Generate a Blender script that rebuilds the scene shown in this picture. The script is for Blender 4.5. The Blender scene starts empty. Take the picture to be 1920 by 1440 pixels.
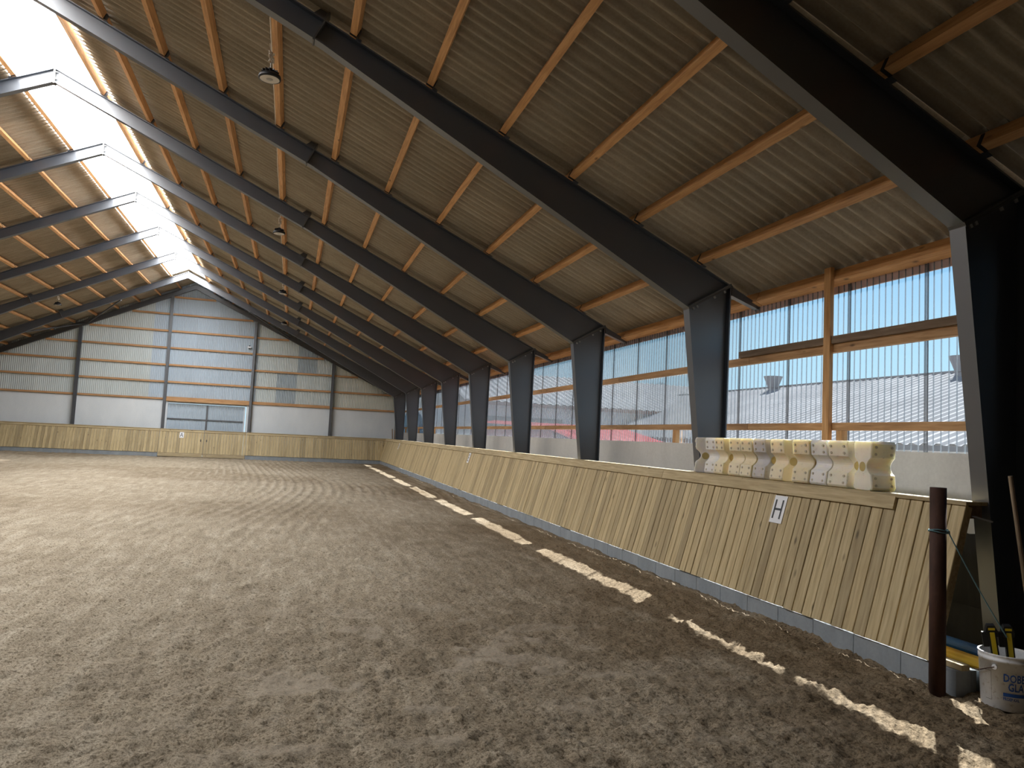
import bpy, bmesh, math, random
import numpy as np
from mathutils import Matrix, Vector
R = random.Random(7)
scn = bpy.context.scene
COL = scn.collection

# ------------------------------------------------------------------ camera, sky, sun, exposure
cam_d = bpy.data.cameras.new('camera'); cam = bpy.data.objects.new('camera', cam_d); COL.objects.link(cam)
F_PX = 1393.35
cam_d.sensor_width = 36.0; cam_d.lens = F_PX * 36.0 / 1920.0; cam_d.clip_start = 0.05; cam_d.clip_end = 500
YAW, PITCH, ROLL = 0.2855, 0.0737, 0.0482
_f = Vector((math.sin(YAW)*math.cos(PITCH), math.cos(YAW)*math.cos(PITCH), math.sin(PITCH)))
_r0 = Vector((math.cos(YAW), -math.sin(YAW), 0)); _u0 = _r0.cross(_f)
_r = _r0*math.cos(ROLL) + _u0*math.sin(ROLL); _u = _r.cross(_f)
_m = Matrix((_r, _u, -_f)).transposed().to_4x4(); _m.translation = (0, 0, 1.72)
cam.matrix_world = _m
scn.camera = cam

SUN_DIR = Vector((0.66, 0.69, 1.0)).normalized()          # towards the sun
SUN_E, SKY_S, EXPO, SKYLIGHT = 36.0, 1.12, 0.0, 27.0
w = bpy.data.worlds.new('sky'); scn.world = w; w.use_nodes = True
nt = w.node_tree; nt.nodes.clear()
_o = nt.nodes.new('ShaderNodeOutputWorld'); _b = nt.nodes.new('ShaderNodeBackground')
_tc = nt.nodes.new('ShaderNodeTexCoord'); _sx = nt.nodes.new('ShaderNodeSeparateXYZ'); _cr = nt.nodes.new('ShaderNodeValToRGB')
nt.links.new(_tc.outputs['Generated'], _sx.inputs[0]); nt.links.new(_sx.outputs['Z'], _cr.inputs[0])
e = _cr.color_ramp.elements
e[0].position = 0.0; e[0].color = (0.58, 0.82, 0.95, 1)
e[1].position = 1.0; e[1].color = (0.10, 0.27, 0.62, 1)
for ps, c in ((0.12, (0.46, 0.76, 0.95, 1)), (0.30, (0.24, 0.54, 0.90, 1)), (0.55, (0.15, 0.38, 0.74, 1))):
    k = e.new(ps); k.color = c
nt.links.new(_cr.outputs[0], _b.inputs[0]); _b.inputs[1].default_value = SKY_S
nt.links.new(_b.outputs[0], _o.inputs[0])
sun_d = bpy.data.lights.new('sun', 'SUN'); sun_d.energy = SUN_E; sun_d.angle = math.radians(0.55); sun_d.color = (1.0, 0.965, 0.91)
sun = bpy.data.objects.new('sun', sun_d); COL.objects.link(sun); sun.location = (20, 30, 40)
sun.rotation_euler = SUN_DIR.to_track_quat('Z', 'Y').to_euler()
vs = scn.view_settings
vs.view_transform = 'Standard'; vs.look = 'None'; vs.gamma = 1.0; vs.exposure = EXPO; vs.use_curve_mapping = False
scn.cycles.use_denoising = True
scn.cycles.use_adaptive_sampling = True; scn.cycles.adaptive_threshold = 0.06; scn.cycles.use_light_tree = False
scn.cycles.max_bounces = 8; scn.cycles.diffuse_bounces = 4; scn.cycles.glossy_bounces = 2; scn.cycles.transparent_max_bounces = 16
scn.cycles.sample_clamp_indirect = 8.0
scn.cycles.caustics_reflective = False; scn.cycles.caustics_refractive = False

# ------------------------------------------------------------------ dimensions (metres, ground z=0, y along the arena)
XR, ZT, ZB = -5.309, 9.108, 8.803            # ridge line, rafter top and soffit at the apex
SL = 0.4669; PIT = math.atan(SL); CP, SP = math.cos(PIT), math.sin(PIT)
FY = [4.648 + 4.3*k for k in range(9)]       # portal frames
GY = 42.40                                    # far gable wall inner face
XW = 6.05                                     # side wall inner face
NEAR_Y = -4.0
U_STEP = 1.05; U_END = 12.78
def roofz(x): return ZT - abs(x - XR)*SL      # rafter-top plane

# ------------------------------------------------------------------ helpers
def mat(name, col=(.5, .5, .5), rough=.7, metal=0.0, spec=.4):
    m = bpy.data.materials.new(name); m.use_nodes = True
    b = m.node_tree.nodes['Principled BSDF']
    b.inputs['Base Color'].default_value = (*col, 1); b.inputs['Roughness'].default_value = rough
    b.inputs['Metallic'].default_value = metal; b.inputs['IOR'].default_value = 1.5; b.inputs['Specular IOR Level'].default_value = spec
    return m
class NT:
    def __init__(s, m): s.t = m.node_tree; s.b = s.t.nodes.get('Principled BSDF'); s.o = s.t.nodes.get('Material Output')
    def n(s, typ, **kw):
        x = s.t.nodes.new(typ)
        for k, v in kw.items():
            if k in x.inputs: x.inputs[k].default_value = v
            else: setattr(x, k, v)
        return x
    def l(s, a, b): s.t.links.new(a, b)
    def coord(s, scale=(1, 1, 1), out='Object', rnd=0.0):
        tc = s.n('ShaderNodeTexCoord'); mp = s.n('ShaderNodeMapping'); mp.inputs['Scale'].default_value = scale
        s.l(tc.outputs[out], mp.inputs[0])
        if rnd:
            oi = s.n('ShaderNodeObjectInfo'); mu = s.n('ShaderNodeMath', operation='MULTIPLY'); mu.inputs[1].default_value = rnd
            s.l(oi.outputs['Random'], mu.inputs[0]); s.l(mu.outputs[0], mp.inputs['Location'])
        return mp.outputs[0]
    def noise(s, v, scale, detail=4, rough=.55, dist=0.0):
        x = s.n('ShaderNodeTexNoise'); x.inputs['Scale'].default_value = scale; x.inputs['Detail'].default_value = detail
        x.inputs['Roughness'].default_value = rough; x.inputs['Distortion'].default_value = dist
        if v is not None: s.l(v, x.inputs['Vector'])
        return x.outputs['Fac']
    def ramp(s, v, stops):
        x = s.n('ShaderNodeValToRGB'); e = x.color_ramp.elements
        while len(e) > 1: e.remove(e[-1])
        e[0].position = stops[0][0]; e[0].color = (*stops[0][1], 1)
        for p, c in stops[1:]:
            k = e.new(p); k.color = (*c, 1)
        s.l(v, x.inputs[0]); return x.outputs[0]
    def mix(s, f, a, b, mode='MIX'):
        x = s.n('ShaderNodeMix', data_type='RGBA', blend_type=mode)
        for sock, v in ((x.inputs[0], f), (x.inputs[6], a), (x.inputs[7], b)):
            if hasattr(v, 'is_output') or hasattr(v, 'links'): s.l(v, sock)
            elif isinstance(v, tuple): sock.default_value = (*v, 1)
            else: sock.default_value = v
        return x.outputs[2]
    def bump(s, h, strength=.3, dist=.02, norm=None):
        x = s.n('ShaderNodeBump'); x.inputs['Strength'].default_value = strength; x.inputs['Distance'].default_value = dist
        s.l(h, x.inputs['Height'])
        if norm: s.l(norm, x.inputs['Normal'])
        s.l(x.outputs[0], s.b.inputs['Normal']); return x.outputs[0]
    def col(s, c): s.l(c, s.b.inputs['Base Color'])
    def rnd(s): return s.n('ShaderNodeObjectInfo').outputs['Random']

def wood(name, a, b, c, axis, rough=.65, knots=True, var=.5):
    """procedural timber: a/b/c = dark, mid, light; grain runs along local axis"""
    m = mat(name, b, rough); t = NT(m)
    sc = [14, 14, 14]; sc[axis] = .9
    v = t.coord(tuple(sc), rnd=53.0)
    g = t.noise(v, 2.2, 6, .6, .4)
    col = t.ramp(g, [(.3, a), (.52, b), (.72, c)])
    if knots:
        sc2 = [3.2, 3.2, 3.2]; sc2[axis] = 1.3
        k = t.n('ShaderNodeTexVoronoi'); k.inputs['Scale'].default_value = 1.6
        t.l(t.coord(tuple(sc2), rnd=31.0), k.inputs['Vector'])
        kf = t.ramp(k.outputs['Distance'], [(.04, (1, 1, 1)), (.12, (0, 0, 0))])
        col = t.mix(kf, col, tuple(x*.45 for x in a))
    rv = t.ramp(t.rnd(), [(0, (1-var*.45, 1-var*.47, 1-var*.5)), (.5, (1, .99, .96)), (1, (1+var*.12, 1+var*.1, 1+var*.04))])
    col = t.mix(1.0, col, rv, 'MULTIPLY'); t.col(col)
    t.bump(g, .25, .004)
    return m

def mesh_obj(name, verts, faces, m=None, parent=None, smooth=False, mats=None, fm=None):
    me = bpy.data.meshes.new(name); me.from_pydata([tuple(v) for v in verts], [], faces); me.update()
    return link(name, me, m, parent, smooth)
def link(name, me, m=None, parent=None, smooth=False):
    if m is not None and not me.materials: me.materials.append(m)
    if smooth:
        for p in me.polygons: p.use_smooth = True
    o = bpy.data.objects.new(name, me); COL.objects.link(o)
    if parent is not None: o.parent = parent
    return o
def inst(name, me, parent=None, loc=(0, 0, 0), rot=(0, 0, 0), scale=None):
    o = bpy.data.objects.new(name, me); COL.objects.link(o); o.parent = parent; o.location = loc; o.rotation_euler = rot
    if scale: o.scale = scale
    return o
def empty(name, loc=(0, 0, 0), rot=(0, 0, 0)):
    o = bpy.data.objects.new(name, None); COL.objects.link(o); o.location = loc; o.rotation_euler = rot; o.empty_display_size = .2
    return o
def tag(o, label=None, cat=None, group=None, kind=None):
    if label: o['label'] = label
    if cat: o['category'] = cat
    if group: o['group'] = group
    if kind: o['kind'] = kind
    return o
class MB:
    """collects shapes into one mesh"""
    def __init__(s): s.v = []; s.f = []
    def add(s, v, f):
        b = len(s.v); s.v += [tuple(x) for x in v]; s.f += [tuple(i+b for i in q) for q in f]; return s
    def box(s, x0, x1, y0, y1, z0, z1):
        return s.add([(x0, y0, z0), (x1, y0, z0), (x1, y1, z0), (x0, y1, z0), (x0, y0, z1), (x1, y0, z1), (x1, y1, z1), (x0, y1, z1)],
                     [(0, 3, 2, 1), (4, 5, 6, 7), (0, 1, 5, 4), (1, 2, 6, 5), (2, 3, 7, 6), (3, 0, 4, 7)])
    def prism(s, pts, y0, y1):
        """polygon in xz extruded along y"""
        n = len(pts)
        v = [(x, y0, z) for x, z in pts] + [(x, y1, z) for x, z in pts]
        f = [tuple(range(n)), tuple(range(2*n-1, n-1, -1))]
        f += [(i, i+n, (i+1) % n + n, (i+1) % n) for i in range(n)]
        return s.add(v, f)
    def bar(s, p, q, wy, t, up=True):
        """flat bar between two xz points, wy wide in y, thickness t on the outside (normal side)"""
        (x0, z0), (x1, z1) = p, q; dx, dz = x1-x0, z1-z0; L = math.hypot(dx, dz); nx, nz = -dz/L*t, dx/L*t; ox, oz = nx*.3, nz*.3
        return s.prism([(x0-ox, z0-oz), (x1-ox, z1-oz), (x1+nx, z1+nz), (x0+nx, z0+nz)], -wy/2, wy/2)
    def beam(s, p, q, a, b, ref=(0, 0, 1)):
        p, q = Vector(p), Vector(q); d = (q-p).normalized(); sx = d.cross(Vector(ref)).normalized(); sy = sx.cross(d).normalized()
        v = [e+sx*i*a/2+sy*j*b/2 for e in (p, q) for i, j in ((-1, -1), (1, -1), (1, 1), (-1, 1))]
        return s.add(v, [(0, 1, 2, 3), (7, 6, 5, 4), (0, 4, 5, 1), (1, 5, 6, 2), (2, 6, 7, 3), (3, 7, 4, 0)])
    def tube(s, pts, r, n=10, caps=True, taper=None):
        pts = [Vector(p) for p in pts]; rings = []
        ref = Vector((0, 0, 1))
        for i, p in enumerate(pts):
            d = (pts[min(i+1, len(pts)-1)] - pts[max(i-1, 0)]).normalized()
            rf = ref if abs(d.dot(ref)) < .95 else Vector((1, 0, 0))
            sx = d.cross(rf).normalized(); sy = sx.cross(d)
            rr = r if taper is None else taper[i]
            rings.append([p + (sx*math.cos(2*math.pi*k/n) + sy*math.sin(2*math.pi*k/n))*rr for k in range(n)])
        v = [x for ring in rings for x in ring]; f = []
        for i in range(len(pts)-1):
            for k in range(n):
                a = i*n+k; b = i*n+(k+1) % n; f.append((a, b, b+n, a+n))
        if caps: f += [tuple(range(n-1, -1, -1)), tuple(range((len(pts)-1)*n, len(pts)*n))]
        return s.add(v, f)
    def lathe(s, prof, n=24, c=(0, 0, 0), cap0=True, cap1=True):
        v = [(c[0]+r*math.cos(2*math.pi*k/n), c[1]+r*math.sin(2*math.pi*k/n), c[2]+z) for r, z in prof for k in range(n)]; f = []
        for i in range(len(prof)-1):
            for k in range(n):
                a = i*n+k; b = i*n+(k+1) % n; f.append((a, b, b+n, a+n))
        if cap0: f.append(tuple(range(n-1, -1, -1)))
        if cap1: f.append(tuple(range((len(prof)-1)*n, len(prof)*n)))
        return s.add(v, f)
    def mirror_x(s, cx):
        o = MB(); o.v = [(2*cx-x, y, z) for x, y, z in s.v]; o.f = [tuple(reversed(f)) for f in s.f]; return o
    def mesh(s, name, m=None):
        me = bpy.data.meshes.new(name); me.from_pydata(s.v, [], s.f); me.update()
        if m is not None: me.materials.append(m)
        return me
    def obj(s, name, m=None, parent=None, smooth=False):
        return link(name, s.mesh(name, m), None, parent, smooth)

# ------------------------------------------------------------------ materials
M = {}
# sand
m = M['sand'] = mat('sand', (.3, .23, .15), .95, spec=.1); t = NT(m)
v = t.coord()
big = t.noise(v, .33, 3, .5); mid = t.noise(v, 2.3, 5, .6); fine = t.noise(v, 44, 3, .6); grit = t.noise(v, 120, 2, .6)
drag = t.noise(t.coord((1.5, .22, 1)), 4.5, 4, .6, .6)
c = t.ramp(mid, [(.32, (.238, .194, .138)), (.5, (.318, .264, .190)), (.68, (.415, .355, .272))])
c = t.mix(t.ramp(big, [(.38, (0, 0, 0)), (.62, (.6, .6, .6))]), c, (.36, .298, .215))
c = t.mix(.45, c, t.ramp(drag, [(.34, (.222, .18, .128)), (.5, (.315, .262, .19)), (.64, (.45, .392, .305))]))
c = t.mix(.72, c, t.mix(1.0, c, t.ramp(fine, [(.36, (.30, .27, .23)), (.47, (.97, .96, .95)), (.62, (1.24, 1.25, 1.26))]), 'MULTIPLY'))
c = t.mix(.60, c, t.mix(1.0, c, t.ramp(grit, [(.34, (.30, .27, .23)), (.48, (1, 1, 1)), (.66, (1.35, 1.36, 1.37))]), 'MULTIPLY'))
at = t.n('ShaderNodeAttribute', attribute_name='damp_shade')
c = t.mix(at.outputs['Fac'], c, t.mix(1.0, c, (.50, .435, .36), 'MULTIPLY'))  # darkens the sand colour: painted shade together with damp patches
a2 = t.n('ShaderNodeAttribute', attribute_name='scuff')
c = t.mix(a2.outputs['Fac'], c, (.43, .365, .285)); t.col(c)
b1 = t.n('ShaderNodeBump'); b1.inputs['Strength'].default_value = .7; b1.inputs['Distance'].default_value = .012; t.l(fine, b1.inputs['Height'])
t.bump(grit, .4, .002, b1.outputs[0])
# fibre-cement roof sheet
m = M['roof'] = mat('fibre_cement', (.2, .165, .12), .85, spec=.2); t = NT(m)
v = t.coord((.7, 6, 6), rnd=40)
n1 = t.noise(v, 3, 5, .6); n2 = t.noise(t.coord(), 40, 3)
c = t.ramp(n1, [(.3, (.30, .265, .21)), (.55, (.385, .345, .28)), (.75, (.47, .43, .365))])
c = t.mix(.25, c, t.ramp(n2, [(.3, (.24, .20, .15)), (.7, (.46, .41, .34))]))
c = t.mix(1.0, c, t.ramp(t.rnd(), [(0, (.86, .85, .83)), (1, (1.08, 1.07, 1.05))]), 'MULTIPLY'); t.col(c); t.bump(n2, .2, .003)
# steel
m = M['steel'] = mat('painted_steel', (.03, .036, .047), .38, spec=.9); t = NT(m)
t.b.inputs['IOR'].default_value = 1.8; n1 = t.noise(t.coord(), 1.5, 4); c = t.ramp(n1, [(.3, (.014, .021, .034)), (.7, (.018, .027, .042))]); t.col(c)
t.b.inputs['Roughness'].default_value = .44
M['bolt'] = mat('galvanised', (.42, .43, .43), .45, .6)
M['plate'] = mat('joint_plate', (.10, .10, .095), .45, .3)
# timber
M['purlin'] = wood('purlin_timber', (.44, .225, .09), (.63, .345, .15), (.74, .44, .215), 1, .6, True, .4)
M['rail_x'] = wood('rail_timber_x', (.40, .205, .085), (.56, .315, .15), (.66, .41, .22), 0, .65, False, .35)
M['girt'] = wood('girt_timber', (.30, .155, .065), (.47, .27, .125), (.58, .37, .2), 1, .65, True, .45)
M['stud'] = wood('stud_timber', (.34, .17, .065), (.52, .29, .12), (.62, .38, .19), 2, .6, True, .3)
M['oldbeam'] = wood('old_beam', (.13, .085, .05), (.19, .13, .085), (.27, .2, .14), 1, .8, True, .2)
M['board'] = wood('kick_board', (.355, .27, .145), (.495, .395, .225), (.60, .495, .305), 2, .7, True, .62)
M['cap'] = wood('cap_board', (.36, .275, .15), (.48, .385, .225), (.58, .475, .30), 1, .7, True, .35)
M['capx'] = wood('cap_board_x', (.36, .28, .165), (.48, .39, .245), (.58, .485, .325), 0, .7, True, .35)
M['stick'] = wood('stick', (.2, .14, .09), (.3, .22, .15), (.4, .31, .22), 2, .7, False, .1)
# concrete
def concrete(name, a, b, rough=.85, sc=1.0):
    m = mat(name, a, rough, spec=.2); t = NT(m)
    n1 = t.noise(t.coord((1, 1, .45)), 1.3*sc, 5, .6, .3); n2 = t.noise(t.coord(), 30, 3)
    c = t.ramp(n1, [(.3, a), (.7, b)]); c = t.mix(.15, c, t.ramp(n2, [(.3, tuple(x*.6 for x in a)), (.7, b)])); t.col(c)
    t.bump(n2, .25, .004); return m
M['white_conc'] = concrete('white_washed_concrete', (.70, .745, .78), (.80, .835, .86))
M['grey_conc'] = concrete('grey_concrete', (.50, .50, .49), (.63, .625, .61))
M['block'] = concrete('concrete_block', (.235, .262, .285), (.335, .365, .39), sc=2.5)
# gable cladding, plastic etc.
def clad(name, a):
    m = mat(name, a, .5, spec=.35); t = NT(m)
    n1 = t.noise(t.coord((1, 1, .3), rnd=9), 1.2, 3); c = t.ramp(n1, [(.3, tuple(x*.93 for x in a)), (.7, a)])
    c = t.mix(1.0, c, t.ramp(t.rnd(), [(0, (.93, .93, .93)), (1, (1.04, 1.04, 1.04))]), 'MULTIPLY'); t.col(c); return m
M['clad'] = clad('cladding_pale', (.60, .66, .66)); M['clad_blue'] = clad('cladding_blue', (.50, .59, .68)); M['clad_dark'] = clad('cladding_slate', (.40, .47, .52))
M['clad_cream'] = clad('cladding_cream', (.68, .70, .64))
M['dark_boards'] = mat('dark_stained_boards', (.05, .042, .036), .8)
M['white'] = mat('white_plastic', (.78, .79, .82), .45)
M['ink'] = mat('black_print', (.02, .022, .028), .5)
M['dark'] = mat('black_plastic', (.012, .012, .013), .5)
# clear multiwall panel
def clearmat(name, tint, opac, col, fres=.05, trans=.5):
    m = bpy.data.materials.new(name); m.use_nodes = True; t = NT(m); t.t.nodes.remove(t.b)
    tr = t.n('ShaderNodeBsdfTransparent'); tr.inputs[0].default_value = (*tint, 1)
    df = t.n('ShaderNodeBsdfDiffuse'); df.inputs[0].default_value = (*col, 1)
    tl = t.n('ShaderNodeBsdfTranslucent'); tl.inputs[0].default_value = (*col, 1)
    m0 = t.n('ShaderNodeMixShader'); m0.inputs[0].default_value = trans; t.l(df.outputs[0], m0.inputs[1]); t.l(tl.outputs[0], m0.inputs[2])
    m1 = t.n('ShaderNodeMixShader'); m1.inputs[0].default_value = opac; t.l(tr.outputs[0], m1.inputs[1]); t.l(m0.outputs[0], m1.inputs[2])
    if fres:
        gl = t.n('ShaderNodeBsdfGlossy'); gl.inputs['Roughness'].default_value = .12
        lw = t.n('ShaderNodeLayerWeight'); lw.inputs[0].default_value = .15
        m2 = t.n('ShaderNodeMixShader'); mu = t.n('ShaderNodeMath', operation='MULTIPLY'); mu.inputs[1].default_value = .5
        t.l(lw.outputs['Fresnel'], mu.inputs[0]); t.l(mu.outputs[0], m2.inputs[0]); t.l(m1.outputs[0], m2.inputs[1]); t.l(gl.outputs[0], m2.inputs[2])
        t.l(m2.outputs[0], t.o.inputs[0])
    else: t.l(m1.outputs[0], t.o.inputs[0])
    return m
M['clear'] = clearmat('clear_sheet', (.84, .885, .91), .018, (.85, .9, .93), .05, .8)
M['fin'] = clearmat('clear_rib', (.62, .66, .70), .30, (.40, .42, .44), 0, .6)
M['joint'] = clearmat('panel_joint', (.68, .69, .70), .25, (.3, .3, .31), 0, .3)
m = M['skylight'] = bpy.data.materials.new('opal_skylight'); m.use_nodes = True; t = NT(m); t.t.nodes.remove(t.b)   # opal sheet; its glow is emission in place of transmitted sunlight
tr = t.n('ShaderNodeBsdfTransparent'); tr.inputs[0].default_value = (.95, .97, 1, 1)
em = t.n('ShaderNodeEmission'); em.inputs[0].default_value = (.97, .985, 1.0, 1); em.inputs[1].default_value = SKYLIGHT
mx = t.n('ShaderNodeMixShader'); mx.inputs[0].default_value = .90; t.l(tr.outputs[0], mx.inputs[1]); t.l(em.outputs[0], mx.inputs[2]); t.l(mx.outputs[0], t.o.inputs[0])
# outdoors
m = M['barn_roof'] = mat('barn_roof_sheet', (.38, .39, .41), 1.0, spec=0.0); t = NT(m)
n1 = t.noise(t.coord(), .7, 5); t.col(t.ramp(n1, [(.3, (.135, .138, .145)), (.7, (.185, .189, .197))]))
M['barn_wall'] = concrete('barn_wall', (.66, .67, .68), (.76, .76, .77))
M['red'] = mat('red_sheet', (.20, .03, .032), .9, spec=0.0); M['brown'] = mat('brown_fascia', (.22, .09, .06), .7)
M['gravel'] = concrete('yard_gravel', (.11, .105, .097), (.15, .142, .13))
M['vent'] = mat('vent_plastic', (.13, .135, .155), .6)
M['glass'] = mat('window_glass', (.10, .13, .14), .1)
M['bark'] = mat('bark', (.12, .10, .085), .9)

# ------------------------------------------------------------------ floor
def build_floor():
    rng = np.random.default_rng(3)
    def vn(x, y, seed):
        g = np.random.default_rng(seed).random((256, 256))
        xi = np.floor(x).astype(int); yi = np.floor(y).astype(int); fx = x-xi; fy = y-yi
        fx = fx*fx*(3-2*fx); fy = fy*fy*(3-2*fy)
        a = g[xi % 256, yi % 256]; b = g[(xi+1) % 256, yi % 256]; c = g[xi % 256, (yi+1) % 256]; d = g[(xi+1) % 256, (yi+1) % 256]
        return (a*(1-fx)+b*fx)*(1-fy)+(c*(1-fx)+d*fx)*fy - .5
    ys = [NEAR_Y, -2, 0, 1.2, 1.9]
    y = 2.3
    while y < GY:
        ys.append(y); y += max(.018, .0052*y) if y < 12 else .0085*y
    ys.append(GY+.3)
    xs = [-17.0]
    x = -15.8
    while x < 6.1:
        xs.append(x); x += .023 if -3.5 < x < 5 else (.035 if x > -8 else .06)
    xs.append(6.3)
    X, Y = np.meshgrid(np.array(xs), np.array(ys))
    near = np.clip(1.4 - Y/14, .25, 1)
    h = .030*vn(X*.5, Y*.5, 1) + .022*vn(X*1.7, Y*1.7, 2) + .024*vn(X*5, Y*5, 4)
    h += near*(.020*vn(X*9, Y*9, 5) + .038*np.abs(vn(X*23, Y*23, 6)) + .026*vn(X*38, Y*38, 7))
    # harrow and wheel tracks: wandering lines along the arena
    wx = X + .55*np.sin(Y*.16+.6) + .8*vn(X*.12, Y*.09, 8)
    tr = np.sin(wx*2*np.pi/.27) * np.clip(vn(X*.35, Y*.13, 9)*3+.35, 0, 1)
    h += .012*tr
    circ = np.sqrt((X+2.5)**2 + (Y-18)**2)
    h += .004*np.sin((circ+.5*vn(X*.4, Y*.4, 12))*2*np.pi/.36)*np.clip(vn(X*.2+7, Y*.2, 11)*3, 0, 1)
    # hoof prints
    smooth = np.zeros_like(h)
    px = rng.uniform(-12, 4.6, 2600); py = 2.5 + 32*rng.random(2600)**1.5
    xa = np.array(xs); ya = np.array(ys)
    for a, b in zip(px, py):
        r = rng.uniform(.045, .09); dpt = rng.uniform(.25, 1.0); i0, i1 = np.searchsorted(xa, [a-.25, a+.25]); j0, j1 = np.searchsorted(ya, [b-.25, b+.25])
        if i1 <= i0 or j1 <= j0: continue
        d = np.hypot((X[j0:j1, i0:i1]-a)*1.1, Y[j0:j1, i0:i1]-b)/r
        h[j0:j1, i0:i1] += dpt*(-.017*np.exp(-(d/.8)**4) + .012*np.exp(-((d-1.25)/.35)**2))
    # sand banked up against the kicking wall
    bank = np.clip((X-3.9)/.9, 0, 1)
    h += .022*bank**2*(1+1.2*vn(X*1.2, Y*1.2, 14))
    h[(X > 5.0)] = np.minimum(h[(X > 5.0)], .03)
    h = h - .01
    damp_shade = np.clip((X-2.6)/1.6, 0, 1)*.55 + np.clip(vn(X*.3+3, Y*.3, 21)*1.6, 0, .4) + .42*np.clip((9-Y)/6, 0, 1)*np.clip((X+2.5)/4, .35, 1)  # painted shade towards the wall and near end, plus random damp patches
    damp_shade = np.clip(damp_shade + .5*vn(X*2.1, Y*2.1, 22)*damp_shade, 0, .85)
    # compressed pale scuffs
    sc = np.clip(vn(X*2.6, Y*2.2, 31)*2.6-.62, 0, 1)*np.clip(vn(X*9, Y*7, 32)*3+1.0, 0, 1)
    damp_shade = np.clip(damp_shade*(1-sc), 0, 1)
    # pale dry ridges of the tracks and smooth compressed scuffs
    ridge = np.clip(tr, 0, 1)**2*np.clip(vn(X*1.3, Y*.5, 41)*3+.5, 0, 1)*np.clip((Y-6)/5, 0, 1)*.55
    sm = np.clip((vn(X*3.1+1.2*vn(X*7, Y*7, 44), Y*4.2, 42)-.16)*7, 0, 1)*np.exp(-((X-1.1)/1.9)**2)*np.exp(-((Y-5.2)/2.6)**2)
    sm = sm*np.clip(vn(X*7, Y*14, 43)*2+.9, 0, 1)
    scuff = np.clip(ridge+.6*sm, 0, .8)
    h = h*(1-.55*sm)
    ny, nx = X.shape
    V = np.stack([X.ravel(), Y.ravel(), h.ravel()], 1)
    idx = np.arange(ny*nx).reshape(ny, nx)
    Fq = np.stack([idx[:-1, :-1], idx[:-1, 1:], idx[1:, 1:], idx[1:, :-1]], -1).reshape(-1, 4)
    me = bpy.data.meshes.new('floor'); nf = len(Fq)
    me.vertices.add(len(V)); me.vertices.foreach_set('co', V.astype(np.float32).ravel())
    me.loops.add(nf*4); me.loops.foreach_set('vertex_index', Fq.astype(np.int32).ravel())
    me.polygons.add(nf); me.polygons.foreach_set('loop_start', np.arange(0, nf*4, 4, dtype=np.int32)); me.polygons.foreach_set('loop_total', np.full(nf, 4, dtype=np.int32))
    me.polygons.foreach_set('use_smooth', np.ones(nf, dtype=bool))
    me.update(calc_edges=True)
    a = me.attributes.new('damp_shade', 'FLOAT', 'POINT'); a.data.foreach_set('value', damp_shade.ravel().astype(np.float32))
    a = me.attributes.new('scuff', 'FLOAT', 'POINT'); a.data.foreach_set('value', scuff.ravel().astype(np.float32))
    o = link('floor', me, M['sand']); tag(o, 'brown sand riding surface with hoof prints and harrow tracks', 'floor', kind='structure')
build_floor()

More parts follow.
